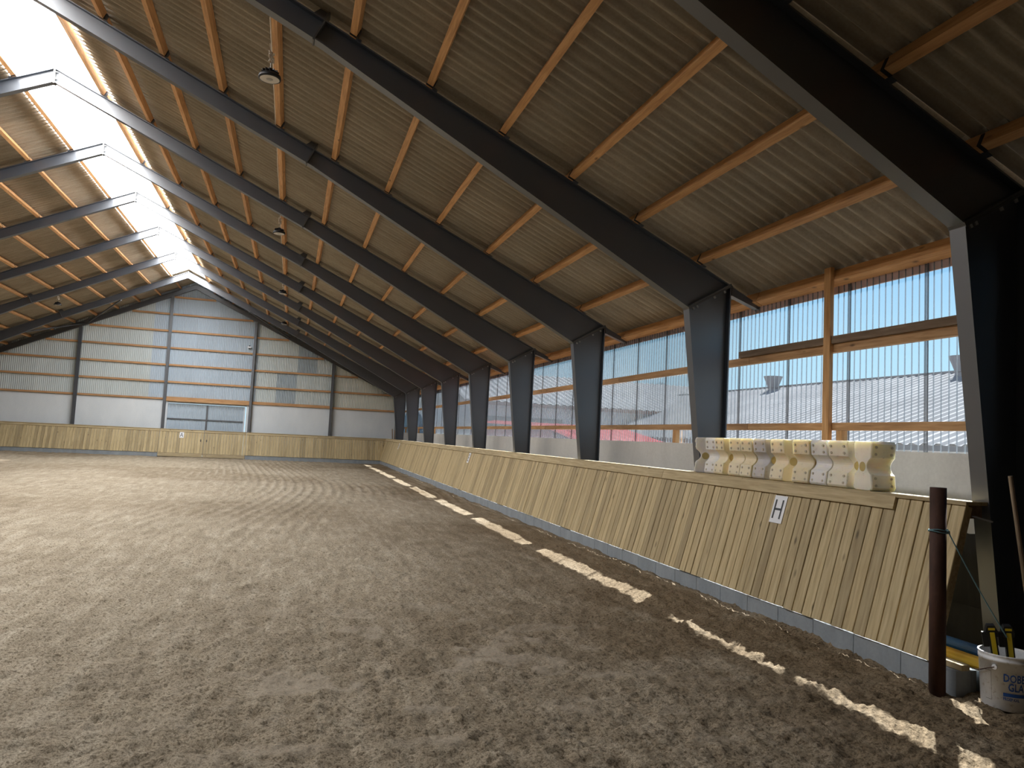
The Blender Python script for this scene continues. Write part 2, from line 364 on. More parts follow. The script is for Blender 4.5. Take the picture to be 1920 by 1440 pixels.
# ------------------------------------------------------------------ roof: local x = down the slope, y = along, z = outwards
PH, PW = .122, .084                       # purlin depth / width
WAVE = 4.3/24; AMP = .042
def corrugated(L, nw, lift, seg=8):
    mb = MB(); n = nw*seg
    v = []
    for i in range(n+1):
        yy = i*WAVE/seg; zz = -AMP*math.cos(2*math.pi*i/seg)
        v.append((0, yy, PH+AMP+zz)); v.append((L, yy, PH+AMP+zz+lift))
    f = [(2*i, 2*i+1, 2*i+3, 2*i+2) for i in range(n)]
    return mb.add(v, f)
Y_ROOF0 = FY[0]-2*4.3; N_COL = 48           # sheet columns (6 waves = 1.075 m) from behind the camera to the far gable
def build_roof(side):
    s = 1 if side == 'right' else -1
    root = empty('ceiling_'+side, (XR, 0, ZT), (0, PIT, 0) if s == 1 else (0, PIT, math.pi))
    tag(root, 'underside of the %s roof slope, brown corrugated sheets on orange timber purlins' % ('steep' if s == 1 else 'far'), 'roof', kind='structure')
    if s == 1: root['label'] = 'roof slope above the clear wall, brown corrugated sheets on orange purlins'
    else: root['label'] = 'roof slope beyond the white ridge skylight, brown corrugated sheets on purlins'
    yv = (lambda y: y) if s == 1 else (lambda y: -y)
    u0 = 1.05 if s == 1 else .80
    pur = [u0 + 1.05*i for i in range(12)]
    if s == -1: pur = [.80+1.06*i for i in range(12)]
    # sheets
    me = {}
    cells = []
    for r in range(11):
        L = pur[r+1]-pur[r]+.13 + (.06 if r == 10 else 0)
        key = round(L, 3)
        if key not in me:
            me[key] = corrugated(L, 6, .014).mesh('roof_sheet', M['roof'])
            for p in me[key].polygons: p.use_smooth = True
        for cidx in range(N_COL):
            y0 = Y_ROOF0 + cidx*6*WAVE
            if y0 > GY+.1: continue
            cells.append((r, cidx, y0, key))
    def vis(c):
        r, cidx, y0, key = c
        u = pur[r]+.5
        p = Vector((XR + s*u*CP, y0+.5, ZT-u*SP)) - Vector((0, 0, 1.72))
        dp = p.dot(_f)
        if dp < .5: return 1e9
        px = 960+F_PX*p.dot(_r)/dp; py = 720-F_PX*p.dot(_u)/dp
        off = 0 if (-120 < px < 2040 and -150 < py < 900) else 500
        return p.length + off
    cells.sort(key=vis)
    rest = MB()
    for i, (r, cidx, y0, key) in enumerate(cells):
        if i < 280:
            inst('roof_sheet', me[key], root, (pur[r]-.03, y0 if s == 1 else -y0-6*WAVE, 0))
        else:
            src = me[key]; off = Vector((pur[r]-.03, y0 if s == 1 else -y0-6*WAVE, 0))
            rest.add([vv.co+off for vv in src.vertices], [tuple(p.vertices) for p in src.polygons])
    o = rest.obj('roof_sheets_beyond', M['roof'], root, True); tag(o, kind='stuff')
    # purlins, one length per bay, with steel cleats at the frames
    pm = MB().box(-PW/2, PW/2, .012, 4.3-.012, 0, PH).mesh('purlin', M['purlin'])
    pe = MB().box(-PW/2-.02, PW/2+.02, .012, 4.3-.012, -.03, PH).mesh('eave_purlin', M['purlin'])
    pl = MB().box(-PW/2, PW/2, .012, GY-FY[8]-.01, 0, PH).mesh('purlin', M['purlin'])
    ck = MB().box(PW/2, PW/2+.012, -.05, .05, 0, PH*.95).box(PW/2, PW/2+.07, -.05, .05, -.002, .008).mesh('purlin_cleat', M['steel'])
    ck2 = MB().box(-PW/2-.004, PW/2+.004, -.018, .018, -.004, PH*.9).mesh('cleat_strap', M['dark'])
    for i, u in enumerate(pur):
        for b in range(-2, 9):
            ys = FY[0]+4.3*b - .13
            if b < 8: inst('purlin', pm if i < 11 else pe, root, (u, ys if s == 1 else -ys-4.3, 0))
            else: inst('purlin', pl, root, (u, ys+.0 if s == 1 else -ys-(GY-FY[8]), 0))
        if i < 11:
            for b in range(0, 9):
                ys = FY[b] - .13
                inst('purlin_cleat', ck, root, (u, yv(ys+.05), 0)); inst('cleat_strap', ck2, root, (u, yv(ys), 0))
    # opal ridge skylight
    Lk = pur[0]+.10; SY0 = FY[0]; npan = 18; wp = (FY[8]-SY0)/npan
    em = corrugated(Lk, 6, .0).mesh('roof_sheet', M['roof'])
    for p in em.polygons: p.use_smooth = True
    for yy in [FY[8]+i*6*WAVE for i in range(4)] + [SY0-(i+1)*6*WAVE for i in range(8)]:
        inst('roof_sheet', em, root, (-.065, yy if s == 1 else -yy-6*WAVE, 0))
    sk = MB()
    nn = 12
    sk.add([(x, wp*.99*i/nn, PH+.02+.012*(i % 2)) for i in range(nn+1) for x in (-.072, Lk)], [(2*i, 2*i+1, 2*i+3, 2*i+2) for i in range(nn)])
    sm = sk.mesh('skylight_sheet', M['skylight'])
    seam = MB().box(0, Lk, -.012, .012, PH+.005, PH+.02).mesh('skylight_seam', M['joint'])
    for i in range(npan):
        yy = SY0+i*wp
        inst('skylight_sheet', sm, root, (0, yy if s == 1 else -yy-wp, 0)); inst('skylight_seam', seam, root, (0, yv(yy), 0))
    return root
build_roof('right'); build_roof('left')

# ------------------------------------------------------------------ portal frames
KIN = (5.046, 3.607); KOUT = (5.684, 3.976)          # knee joint line
SPX = 0.06                                            # splice position on the rafter
FW, FT = .152, .014
def rafter_soffit(x):
    dep0 = ZT-ZB
    if x <= SPX: return roofz(x)-dep0
    tt = (x-SPX)/(KIN[0]-SPX); d1 = roofz(KIN[0])-KIN[1]
    return roofz(x)-(dep0+(d1-dep0)*tt)
def frame_meshes(gable=False):
    out = {}
    d = {}
    # rafter web
    pts = [(XR, ZT), (KOUT[0], roofz(KOUT[0])), KOUT, KIN, (SPX, rafter_soffit(SPX)), (XR, ZB)]
    if abs(roofz(KOUT[0])-KOUT[1]) < .02: pts.pop(2)
    mb = MB().prism(pts[::-1], -.006, .006)
    mb.bar((XR, ZT-FT), (KOUT[0]+.03, roofz(KOUT[0]+.03)-FT), FW, FT)
    mb.bar((XR, ZB), (SPX, rafter_soffit(SPX)), FW, FT); mb.bar((SPX, rafter_soffit(SPX)), KIN, FW, FT)
    # tail that carries the eave purlin
    x0, x1 = KOUT[0]+.03, 6.17
    mb.prism([(x0, roofz(x0)), (x0, roofz(x0)-.12), (x1, roofz(x1)-.07), (x1, roofz(x1))], -.05, .05)
    out['rafter'] = mb
    # column
    ci0, co0 = (5.455, -.02), (5.65, -.02)
    mb = MB().prism([ci0, co0, KOUT, KIN][::-1], -.006, .006)
    mb.bar(KIN, ci0, FW, FT); mb.bar(co0, (KOUT[0], KOUT[1]), FW, FT)
    out['column'] = mb
    # knee cap plates
    dx, dz = KOUT[0]-KIN[0], KOUT[1]-KIN[1]; L = math.hypot(dx, dz); tx, tz = dx/L, dz/L; nx, nz = -tz, tx
    def P(a, b): return (KIN[0]+tx*a+nx*b, KIN[1]+tz*a+nz*b)
    mb = MB().prism([P(-.012, -.001), P(L+.012, -.001), P(L+.012, .019), P(-.012, .019)][::-1], -FW/2-.006, FW/2+.006)
    out['knee_plate'] = mb
    mb2 = MB().prism([P(-.012, -.024), P(L+.012, -.024), P(L+.012, -.004), P(-.012, -.004)][::-1], -FW/2-.006, FW/2+.006)
    out['knee_plate_lower'] = mb2
    bolts = []
    for a in (.07, .13, .44, .62):
        for yb in (-.05, .05):
            p = P(a, -.06); q = P(a, -.022); bolts.append(MB().tube([(p[0], yb, p[1]), (q[0], yb, q[1])], .016, 6))
    out['bolt'] = bolts
    # splice plate, square to the rafter, standing proud of the top flange
    zs = roofz(SPX); n2 = (math.sin(PIT), math.cos(PIT)); t2 = (math.cos(PIT), -math.sin(PIT)); dep = (ZT-ZB)*math.cos(PIT)
    a = (SPX+n2[0]*.11, zs+n2[1]*.11); b = (SPX-n2[0]*(dep+.02), zs-n2[1]*(dep+.02))
    mb = MB().prism([a, (a[0]+t2[0]*.02, a[1]+t2[1]*.02), (b[0]+t2[0]*.02, b[1]+t2[1]*.02), b], -FW/2-.004, FW/2+.004)
    out['splice_plate'] = mb
    g0 = (SPX-t2[0]*.001, zs-t2[1]*.001)
    mb = MB().prism([(g0[0], g0[1]), (a[0], a[1]), (a[0]-t2[0]*.11, a[1]-t2[1]*.11), (g0[0]-t2[0]*.16, g0[1]-t2[1]*.16)], -.035, .035)
    out['splice_gusset'] = mb
    return out
FMESH = frame_meshes()
matof = {'rafter': 'steel', 'column': 'steel', 'knee_plate': 'plate', 'knee_plate_lower': 'plate', 'splice_plate': 'plate', 'splice_gusset': 'steel'}
fm = {}
for k, mb in FMESH.items():
    if k == 'bolt':
        fm[k] = [x.mesh('bolt', M['bolt']) for x in mb]
    else:
        nm = k.replace('_lower', '')
        fm[k] = (mb.mesh(nm, M[matof[k]]), mb.mirror_x(XR).mesh(nm, M[matof[k]]))
apex_me = MB().box(XR-.018, XR+.018, -FW/2, FW/2, ZB-.03, ZT+.025).mesh('apex_plate', M['plate'])
apex_bolt = MB().tube([(XR+.018, 0, 0), (XR+.06, 0, 0)], .014, 6).mesh('bolt', M['bolt'])
order = ['nearest the camera, its column at the frame edge', 'second from the camera, its column behind the white jump blocks', 'third from the camera along the clear wall',
         'fourth from the camera along the clear wall', 'fifth from the camera along the clear wall', 'sixth from the camera along the clear wall',
         'seventh from the camera along the clear wall', 'eighth from the camera, next to last', 'last before the far gable, at the end of the skylight']
for k in range(9):
    root = empty('portal_frame', (0, FY[k], 0))
    tag(root, 'black steel portal frame ' + order[k], 'steel frame', 'steel portal frames across the arena')
    for nm, v in fm.items():
        if nm == 'bolt':
            for me in v: inst('bolt', me, root)
        else:
            base = nm.replace('_lower', '')
            inst(base, v[0], root); inst(base, v[1], root)
    inst('apex_plate', apex_me, root)
    for zz in (ZB+.08, ZT-.08): inst('bolt', apex_bolt, root, (0, -.045, zz))
# gable end frame: lighter rafters on the wall posts
gf = empty('gable_frame', (0, GY-.16, 0)); tag(gf, 'black steel gable frame with wall posts against the far gable', 'steel frame')
for s in (1, -1):
    mb = MB().prism([(XR, ZT-.02), (6.1, roofz(6.1)-.02), (6.1, roofz(6.1)-.26), (XR, ZT-.27)][::-1], -.005, .005)
    mb.bar((XR, ZT-.034), (6.1, roofz(6.1)-.034), .13, .012); mb.bar((XR, ZT-.28), (6.1, roofz(6.1)-.28), .13, .012)
    (mb if s == 1 else mb.mirror_x(XR)).obj('rafter', M['steel'], gf)
GPX = [-14.75, -10.56, -6.40, -2.165, 2.05]
for x in GPX:
    zt = roofz(x)-.27
    MB().box(x-.065, x+.065, -.08, -.068, 0, zt).box(x-.065, x+.065, .07, .082, 0, zt).box(x-.006, x+.006, -.07, .07, 0, zt).obj('post', M['steel'], gf)
MB().box(5.62, 5.78, -.09, .09, 0, roofz(5.7)-.2).obj('post', M['steel'], gf)
# wind braces in the last bay, left slope
wb = empty('wind_brace', (XR, 40.5, 0)); tag(wb, 'thin black steel wind braces under the roof in the last bay', 'brace')
for a, b in (((-8.2, FY[8]+.12, roofz(-8.2)-.3), (-10.2, GY-.25, roofz(-10.2)-.2)), ((-12.4, FY[8]+.12, roofz(-12.4)-.3), (-10.4, GY-.25, roofz(-10.4)-.2)), ((-2.4, FY[8]+.12, roofz(-2.4)-.3), (-.4, GY-.25, roofz(-.4)-.2))):
    o = MB().tube([a, b], .035, 8).obj('brace_tube', M['steel']); o.parent = wb; o.matrix_parent_inverse = Matrix.Translation((-XR, -40.5, 0))

# ------------------------------------------------------------------ side wall with clear panels
def side_wall(side):
    s = 1 if side == 'right' else -1
    MX = (lambda x: x) if s == 1 else (lambda x: 2*XR-x)
    X0, X1 = sorted((MX(XW), MX(XW+.14)))
    y0 = FY[0]-.25
    root = MB().box(X0, X1, y0, GY, 0, 1.785).obj('wall_'+side, M['grey_conc'])
    tag(root, 'grey concrete dwarf wall ' + ('under clear glazing behind the black columns' if s == 1 else 'under dark boards on the hidden side'), 'wall', kind='structure')
    return root, MX, y0
wr, MXr, WY0 = side_wall('right')
# concrete cast joints are faint; girts per bay
GIRTS = [('eave_rail', 3.60, 3.70, .05), ('middle_rail', 2.915, 3.015, .075), ('lower_rail', 2.0, 2.088, .075)]
for b in range(9):
    a = FY[b]; c = FY[b+1] if b < 8 else GY
    for nm, z0, z1, d in GIRTS[1:]:
        MB().box(XW, XW+d, a+.004, c-.004, z0, z1).obj('rail', M['girt'], wr)
    if b > 0: MB().box(XW+.0, XW+.07, a+2.0, a+2.1, 1.787, 1.998).obj('short_stud', M['stud'], wr)
MB().box(XW, XW+.07, 7.10, 7.20, 1.787, 1.998).obj('short_stud', M['stud'], wr)
MB().box(XW-.052, XW-.002, 7.27, 7.38, 1.5, 3.93).obj('stud', M['stud'], wr)
# clear panels
PWD = 1.10; PX = XW+.10
yj = 6.02 - 2*PWD
pz0, pz1 = 1.72, 3.72
pm = MB(); pm.add([(PX, 0, pz0), (PX, PWD, pz0), (PX, PWD, pz1), (PX, 0, pz1)], [(0, 1, 2, 3)])
pmesh = pm.mesh('clear_panel', M['clear'])
fn = MB()
for i in range(1, 12):
    y = PWD*i/12; fn.box(PX-.016, PX-.002, y-.0022, y+.0022, pz0, pz1)
fmesh = fn.mesh('panel_ribs', M['fin'])
jmesh = MB().box(PX-.016, PX-.003, -.022, -.016, pz0, pz1).box(PX-.016, PX-.003, .016, .022, pz0, pz1).box(PX-.004, PX-.002, -.022, .022, pz0, pz1).mesh('panel_joint', M['joint'])
n = 0
while yj < GY:
    p = inst('clear_panel', pmesh, wr, (0, yj, 0)); inst('panel_ribs', fmesh, p); inst('panel_joint', jmesh, p); yj += PWD; n += 1
# outer eave fascia / gutter seen through the panel heads
MB().box(XW+.115, XW+.135, WY0, GY, 3.64, 3.74).obj('fascia', mat('fascia_board', (.62, .40, .34), .7), wr)
# hidden wall opposite: same build, glazing in long strips
wl, MXl, _ = side_wall('left')
MB().add([(MXl(PX), WY0, 1.72), (MXl(PX), GY, 1.72), (MXl(PX), GY, 3.72), (MXl(PX), WY0, 3.72)], [(0, 1, 2, 3)]).obj('cladding', M['dark_boards'], wl)
for nm, z0, z1, d in GIRTS[1:]:
    MB().box(MXl(XW+d), MXl(XW), WY0, GY, z0, z1).obj('rail', M['girt'], wl)
# loose old beam lying on the middle rail
lb = MB().box(XW-.03, XW+.10, 4.9, 9.16, 3.017, 3.105).obj('loose_beam', M['oldbeam']); tag(lb, 'dark weathered timber beam resting on the middle wall rail above jump blocks', 'beam')
# closed end of the hall around the camera
o = MB().box(XW-.02, XW+.12, NEAR_Y, WY0, 0, 4.2).obj('wall_right_closed', M['dark']); tag(o, 'dark closed side wall past the last clear panel', 'wall', kind='structure')
o = MB().box(MXl(XW+.12), MXl(XW-.02), NEAR_Y, WY0, 0, 4.2).obj('wall_left_closed', M['dark_boards']); tag(o, 'closed wall section on the hidden side', 'wall', kind='structure')
o = MB().prism([(MXl(XW+.1), 0), (XW+.1, 0), (XW+.1, roofz(XW+.1)+.1), (XR, ZT+.1), (MXl(XW+.1), roofz(XW+.1)+.1)][::-1], NEAR_Y-.15, NEAR_Y).obj('wall_near', M['dark_boards'])
tag(o, 'closed end wall behind the camera', 'wall', kind='structure')

# ------------------------------------------------------------------ far gable
DX0, DX1, DZ = -6.25, -2.36, 2.76
mb = MB()
mb.box(2*XR-XW-.1, DX0, GY, GY+.2, 0, 2.88).box(DX1, XW+.1, GY, GY+.2, 0, 2.88)
wf = mb.obj('wall_far', M['white_conc']); tag(wf, 'white washed concrete panels under pale corrugated cladding at the far gable', 'wall', kind='structure')
RZ = [2.95, 3.845, 4.735, 5.63, 6.52, 7.415, 8.33]
def gable_rail(x0, x1, z, h=.10, d=.075):
    # trim to the roof slope
    lim = (roofz(0)-0)
    xl = XR-(ZT-.30-z)/SL; xr = XR+(ZT-.30-z)/SL
    x0, x1 = max(x0, xl), min(x1, xr)
    if x1-x0 < .2: return
    MB().box(x0, x1, GY-d, GY, z-h/2, z+h/2).obj('rail', M['rail_x'], wf)
ends = [2*XR-6.0] + GPX + [5.66]
for z in RZ:
    for a, b in zip(ends[:-1], ends[1:]):
        if z < 3 and abs(a+6.40) < .01:
            gable_rail(a+.07, b-.07, 2.955, .23, .09); continue
        gable_rail(a+.07, b-.07, z + (.03 if (z < 3 and abs(a+2.165) < .01) else 0), .15 if (z < 3 and abs(a+2.165) < .01) else .095)
# cladding sheets, one per rail interval and metre of width, ribs vertical
CW = 1.05; RIB = CW/12
def clad_sheet(x0, z0, z1):
    v = []; n = 48
    for i in range(n+1):
        x = x0+CW*i/n; ph = (i % 4)
        y = GY+.01+(0, .014, .014, 0)[ph]
        zt = min(z1, roofz(x)+.15)
        v += [(x, y, z0), (x, y, max(zt, z0))]
    return v, [(2*i, 2*i+2, 2*i+3, 2*i+1) for i in range(n)]
rows = [2.84]+[z for z in RZ[1:]]+[9.3]
blue = {(9, 0), (9, 1), (9, 2), (9, 3), (9, 4), (10, 0), (10, 1), (10, 2), (10, 3), (10, 4), (10, 5), (11, 0), (11, 1), (11, 2), (11, 3), (11, 4), (11, 5), (12, 0), (12, 1), (12, 2), (12, 3)}
dark = {(15, 0), (15, 1), (16, 2), (16, 3), (17, 2)}
i = 0; x = 2*XR-XW
while x < XW:
    for r in range(len(rows)-1):
        z0, z1 = rows[r], rows[r+1]
        if max(roofz(x), roofz(x+CW), roofz(XR) if x < XR < x+CW else -1) < z0+.02: continue
        vv, ff = clad_sheet(x, z0, z1)
        key = 'clad'
        if DX0-.4 < x+.5 < DX1+.3 or (DX0-1.5 < x+.5 < DX0): key = 'clad_blue'
        px = x+CW/2
        if (0.1 < px < 1.2 and r in (2, 3)) or (-1.0 < px < .1 and r in (0, 1)): key = 'clad_dark'
        if px > 2.05: key = 'clad_cream'
        mesh_obj('cladding_sheet', vv, ff, M[key], wf)
    x += CW; i += 1
# wall panel behind cladding keeps the light out
MB().prism([(2*XR-XW-.1, 2.88), (XW+.1, 2.88), (XW+.1, roofz(XW+.1)+.30), (XR, ZT+.32), (2*XR-XW-.1, roofz(XW+.1)+.30)][::-1], GY+.04, GY+.2).obj('cladding_backing', M['clad'], wf)
MB().box(DX0, DX1, GY+.04, GY+.2, DZ, 2.88).obj('lintel', M['grey_conc'], wf)
# sliding doors in the gable opening
d1 = empty('door_1', ((DX0+DX1)/2, GY+.12, 0)); tag(d1, 'pale corrugated double sliding door with black frame in the gable', 'door', kind='structure')
for a, b in ((DX0, -4.30), (-4.30, DX1-.06)):
    vv = []; n = 4*22
    for k in range(n+1):
        xx = a+(b-a)*k/n; yy = (0, .014, .014, 0)[k % 4]; vv += [(xx-d1.location.x, yy, .05), (xx-d1.location.x, yy, DZ-.025)]
    mesh_obj('door_leaf', vv, [(2*k, 2*k+2, 2*k+3, 2*k+1) for k in range(n)], M['clad_blue'], d1)
MB().box(-4.36-d1.location.x, -4.28-d1.location.x, -.05, -.005, .05, DZ-.04).obj('centre_stile', M['steel'], d1)
MB().box(DX0-d1.location.x, DX1-.14-d1.location.x, -.04, -.005, 1.90, 1.96).obj('cross_rail', M['steel'], d1)
MB().box(DX1-.12-d1.location.x, DX1-.075-d1.location.x, -.03, -.005, .05, DZ-.03).obj('edge_stile', M['white'], d1)
# small floodlight high on the gable
fl = empty('wall_floodlight', (-2.43, GY-.10, 5.95)); tag(fl, 'small white floodlight beside the gable post', 'light')
MB().box(-.09, .09, -.05, .03, -.03, .06).obj('housing', M['white'], fl); MB().box(-.03, .03, .03, .10, -.05, .12).obj('bracket', M['dark'], fl)

# ------------------------------------------------------------------ kicking walls
KB = Vector((4.773, 0, .193)); KT = Vector((5.117, 0, 1.374)); KD = (KT-KB).normalized(); KL = (KT-KB).length
KN = Vector((-KD.z, 0, KD.x))                         # outward face normal (towards the arena)
BW, BT, BP = .1265, .026, .136
LEAN = math.atan2(KD.x, KD.z)
# board: local z up the slope, local -x faces the arena, local y along the wall
bevel = .004
def board_mesh(w, t, L, name, m):
    b = bevel
    pts = [(-t+b, -w/2), (-t, -w/2+b), (-t, w/2-b), (-t+b, w/2), (0, w/2), (0, -w/2)]
    v = [(x, y, 0) for x, y in pts]+[(x, y, L) for x, y in pts]; n = 6
    f = [tuple(range(n)), tuple(range(2*n-1, n-1, -1))]+[(i, i+n, (i+1) % n+n, (i+1) % n) for i in range(n)]
    return MB().add(v, f).mesh(name, m)
bmesh_ = board_mesh(BW, BT, KL, 'board', M['board'])
K_END = 4.60
kw = empty('kicking_wall', (KB.x, (K_END+41.4)/2, 0)); KWY = kw.location.y
tag(kw, 'long leaning timber kicking wall of upright boards below the clear wall', 'kick wall', 'kicking walls of upright boards')
y = K_END+BW/2
while y < 41.5:
    inst('board', bmesh_, kw, (R.uniform(-.003, .003), y-KWY, KB.z+R.uniform(-.004, .004)), (0, LEAN, 0)); y += BP
# fascia strip and cap planks
fme = {}
def plank(nm, a, b, box, m):
    x0, x1, z0, z1 = box
    return MB().box(x0, x1, a+.003, b-.003, z0, z1).obj(nm, m, kw)
yy = 5.28
while yy < 41.5:
    e2 = min(yy+R.choice((3.6, 4.2, 4.8)), 41.6)
    o = MB().box(-BT-.024, -BT-.001, yy+.003, e2-.003, KL-.118, KL-.004).obj('fascia_board', M['cap'], kw)
    o.location = (0, -KWY, KB.z); o.rotation_euler = (0, LEAN, 0); yy = e2
yy = K_END-.02
while yy < 41.6:
    e2 = min(yy+R.choice((3.0, 3.9, 4.5)), 41.8)
    o = MB().box(KT.x-.045-KB.x, KT.x+.17-KB.x, yy+.003-KWY, e2-.003-KWY, 1.374, 1.402).obj('cap_plank', M['cap'], kw); yy = e2
yy = 4.39; k = 0
while yy < 41.3:
    MB().box(.0, .19, yy+.002-KWY, yy+.515-KWY, -.05, .185+R.uniform(-.003, .003)).obj('base_block', M['block'], kw); yy += .5195
    if k == 0: yy = 4.909
    k += 1
# timber frame behind the boards at the open end
MB().beam((KB.x+.05-KB.x, K_END+.05-KWY, .2), (KT.x+.03-KB.x, K_END+.05-KWY, 1.36), .05, .07, (0, 1, 0)).obj('end_strut', M['cap'], kw)
MB().box(.38, .50, K_END+.02-KWY, K_END+.12-KWY, 1.27, 1.372).obj('end_rail', M['oldbeam'], kw)
# tie strap from the wall end to the nearest column
st = MB().beam((5.16, 4.60, 1.29), (5.29, 4.55, 1.255), .04, .012).obj('tie_strap', M['bolt']); tag(st, 'flat steel strap tying the kicking wall end to the column', 'strap')

gk = empty('kicking_wall', (XR, 41.16, 0)); tag(gk, 'leaning timber kicking wall across the far short side below the white concrete', 'kick wall', 'kicking walls of upright boards')
GX0, GX1, GXM = -6.37, -2.20, -4.26
GYB = 41.16
gates = []
for a, b, lab in ((GX0, GXM, 'timber kicking-wall gate leaf under the letter A sign'), (GXM, GX1, 'timber kicking-wall gate leaf beside the one with letter A')):
    g = empty('kicking_gate', ((a+b)/2, GYB, 0)); tag(g, lab, 'gate', 'gate leaves in the far kicking wall'); gates.append((a, b, g))
def board_run(a, b, g):
    n = max(1, round((b-a)/BP)); p = (b-a)/n
    for k in range(n):
        o = inst('board', bmesh_, g, (a+(k+.5)*p-g.location.x, R.uniform(-.003, .003), KB.z+R.uniform(-.004, .004)), (0, LEAN, math.pi/2)); o.scale = (1, (p-.008)/BW, 1)
board_run(GX1+.004, 5.3, gk); board_run(-15.3, GX0-.004, gk)
for a, b, g in gates: board_run(a+.004, b-.004, g)
def gseg(a, b, g, m_block):
    o = MB().box(-BT-.024, -BT-.001, -b, -a, KL-.118, KL-.004).obj('fascia_board', M['cap'], g)
    o.location = (-g.location.x, 0, KB.z); o.rotation_euler = (0, LEAN, math.pi/2)
    MB().box(a-g.location.x, b-g.location.x, .27, .47, 1.374, 1.402).obj('cap_plank', M['capx'], g)
for a, b in ((-15.3, -11.5), (-11.5, -7.6), (-7.6, GX0-.01), (GX1+.01, 1.4), (1.4, 5.2)): gseg(a, b, gk, None)
for a, b, g in gates:
    gseg(a+.008, b-.008, g, None)
    MB().box(a+.01-g.location.x, b-.01-g.location.x, -.035, .0, .02, .19).obj('bottom_rail', M['capx'], g)
    xs_ = b-.14 if b == GXM else a+.14
    o = MB().lathe([(.0001, 0), (.028, 0), (.028, .004), (.0001, .004)], 12).obj('hand_slot', M['dark'], g)
    o.scale = (1, 2.6, 1); o.location = (xs_-g.location.x, .19-.032, .86); o.rotation_euler = (math.pi/2-LEAN, 0, 0)
    o.location = (xs_-g.location.x, (.86-KB.z)*math.tan(LEAN)-BT-.006, .86)
for a, b in ((GX1, 5.0), (-15.3, GX0)):
    n = round((b-a)/.52); p = (b-a)/n
    for k in range(n): MB().box(a+k*p+.002-XR, a+(k+1)*p-.002-XR, 0.0, .19, -.05, .185).obj('base_block', M['block'], gk)
# hidden long side opposite
o = MB().prism([(2*XR-KB.x, 0), (2*XR-KB.x-.2, 0), (2*XR-KT.x-.2, 1.37), (2*XR-KT.x, 1.37), (2*XR-KB.x, .19)], 1.0, 41.3).obj('wall_left_kick', M['board'])
tag(o, 'kicking wall on the hidden long side', 'kick wall', kind='structure')

# ------------------------------------------------------------------ letter signs
def letter_polys(ch):
    t = .022; w, h = .125, .205
    def bar(p, q, t=t):
        p, q = Vector(p), Vector(q); d = (q-p).normalized(); n = Vector((-d.y, d.x))*t/2
        return [p+n, p-n, q-n, q+n]
    if ch == 'H': return [bar((0, 0), (0, h)), bar((w*.9, 0), (w*.9, h)), bar((0, h*.5), (w*.9, h*.5))]
    if ch == 'E': return [bar((0, 0), (0, h)), bar((0, t/2), (w*.85, t/2)), bar((0, h-t/2), (w*.85, h-t/2)), bar((0, h*.5), (w*.75, h*.5))]
    if ch == 'K': return [bar((0, 0), (0, h)), bar((0, h*.42), (w*.9, h)), bar((w*.25, h*.56), (w*.95, 0))]
    if ch == 'A': return [bar((0, 0), (w*.5, h), .024), bar((w*.5, h), (w, 0), .024), bar((w*.2, h*.33), (w*.8, h*.33), .02)]
def sign(ch, label, place, rotz):
    root = empty('letter_sign', place, (0, LEAN, rotz)); tag(root, label, 'sign', 'dressage letter signs')
    SW, SH, T = .205, .297, .004
    # local: z up the board, -x out of the wall, text runs along -y (viewer's right)
    MB().box(-BT-T-.002, -BT-.002, -SW/2, SW/2, 0, SH).obj('plate', M['white'], root)
    mb = MB()
    polys = letter_polys(ch); ww = max(p.x for q in polys for p in q)
    for q in polys:
        pts = [(-BT-T-.0045, -(p.x-ww/2), p.y+.046) for p in q]; back = [(-BT-T-.002, b, c) for a, b, c in pts]
        mb.add(pts+back, [(0, 1, 2, 3), (7, 6, 5, 4), (0, 4, 5, 1), (1, 5, 6, 2), (2, 6, 7, 3), (3, 7, 4, 0)])
    mb.obj('letter', M['ink'], root)
def onboard(s): p = KB+KD*s; return p
p = onboard(.80)
sign('H', 'white plate with black letter H under the jump blocks', (p.x, 6.815, p.z), 0)
sign('E', 'white plate with black letter E halfway along the long kicking wall', (p.x, 21.15, p.z), 0)
sign('K', 'white plate with black letter K near the far corner', (p.x, 35.8, p.z), 0)
sign('A', 'white plate with black letter A on the far kicking-wall gate', (XR-.02, GYB+p.x-KB.x, p.z), math.pi/2)

# ------------------------------------------------------------------ lamps under the roof
def lamp(x, y, label, rough_z=6.42):
    zr = roofz(x)
    root = empty('high_bay_lamp', (x, y, rough_z)); tag(root, label, 'lamp', 'round high bay lamps under the purlins')
    MB().lathe([(.05, .075), (.115, .05), (.142, .03), (.148, 0), (.146, -.018), (.128, -.022)], 28, cap1=False).obj('housing', M['dark'], root, True)
    MB().lathe([(.128, -.020), (.045, -.021)], 28, cap0=False, cap1=False).obj('lens', M['lamp_lens'], root)
    MB().lathe([(.045, -.021), (.03, -.03), (.001, -.032)], 20, cap0=False).obj('reflector', M['lamp_grey'], root, True)
    hs = MB()
    for k in range(12):
        a = 2*math.pi*k/12; hs.beam((.03*math.cos(a), .03*math.sin(a), .085), (.11*math.cos(a), .11*math.sin(a), .07), .006, .05)
    hs.lathe([(.045, .06), (.045, .12), (.02, .135)], 16).obj('heat_sink', M['dark'], root)
    MB().tube([(0, 0, .13), (0, 0, .20), (.02, 0, .225), (0, 0, .25)], .006, 6).obj('hook', M['bolt'], root)
    kn = MB()
    pts = []
    for k in range(26):
        a = k*1.25; pts.append((.035*math.cos(a), .035*math.sin(a*1.3), .27+.055*math.sin(a*.7)+.002*k))
    kn.tube(pts, .011, 6).tube([(0, 0, .25), (.0, 0, .34), (-.03, 0, zr-rough_z-.006)], .006, 6).obj('cable_knot', M['cable'], root)
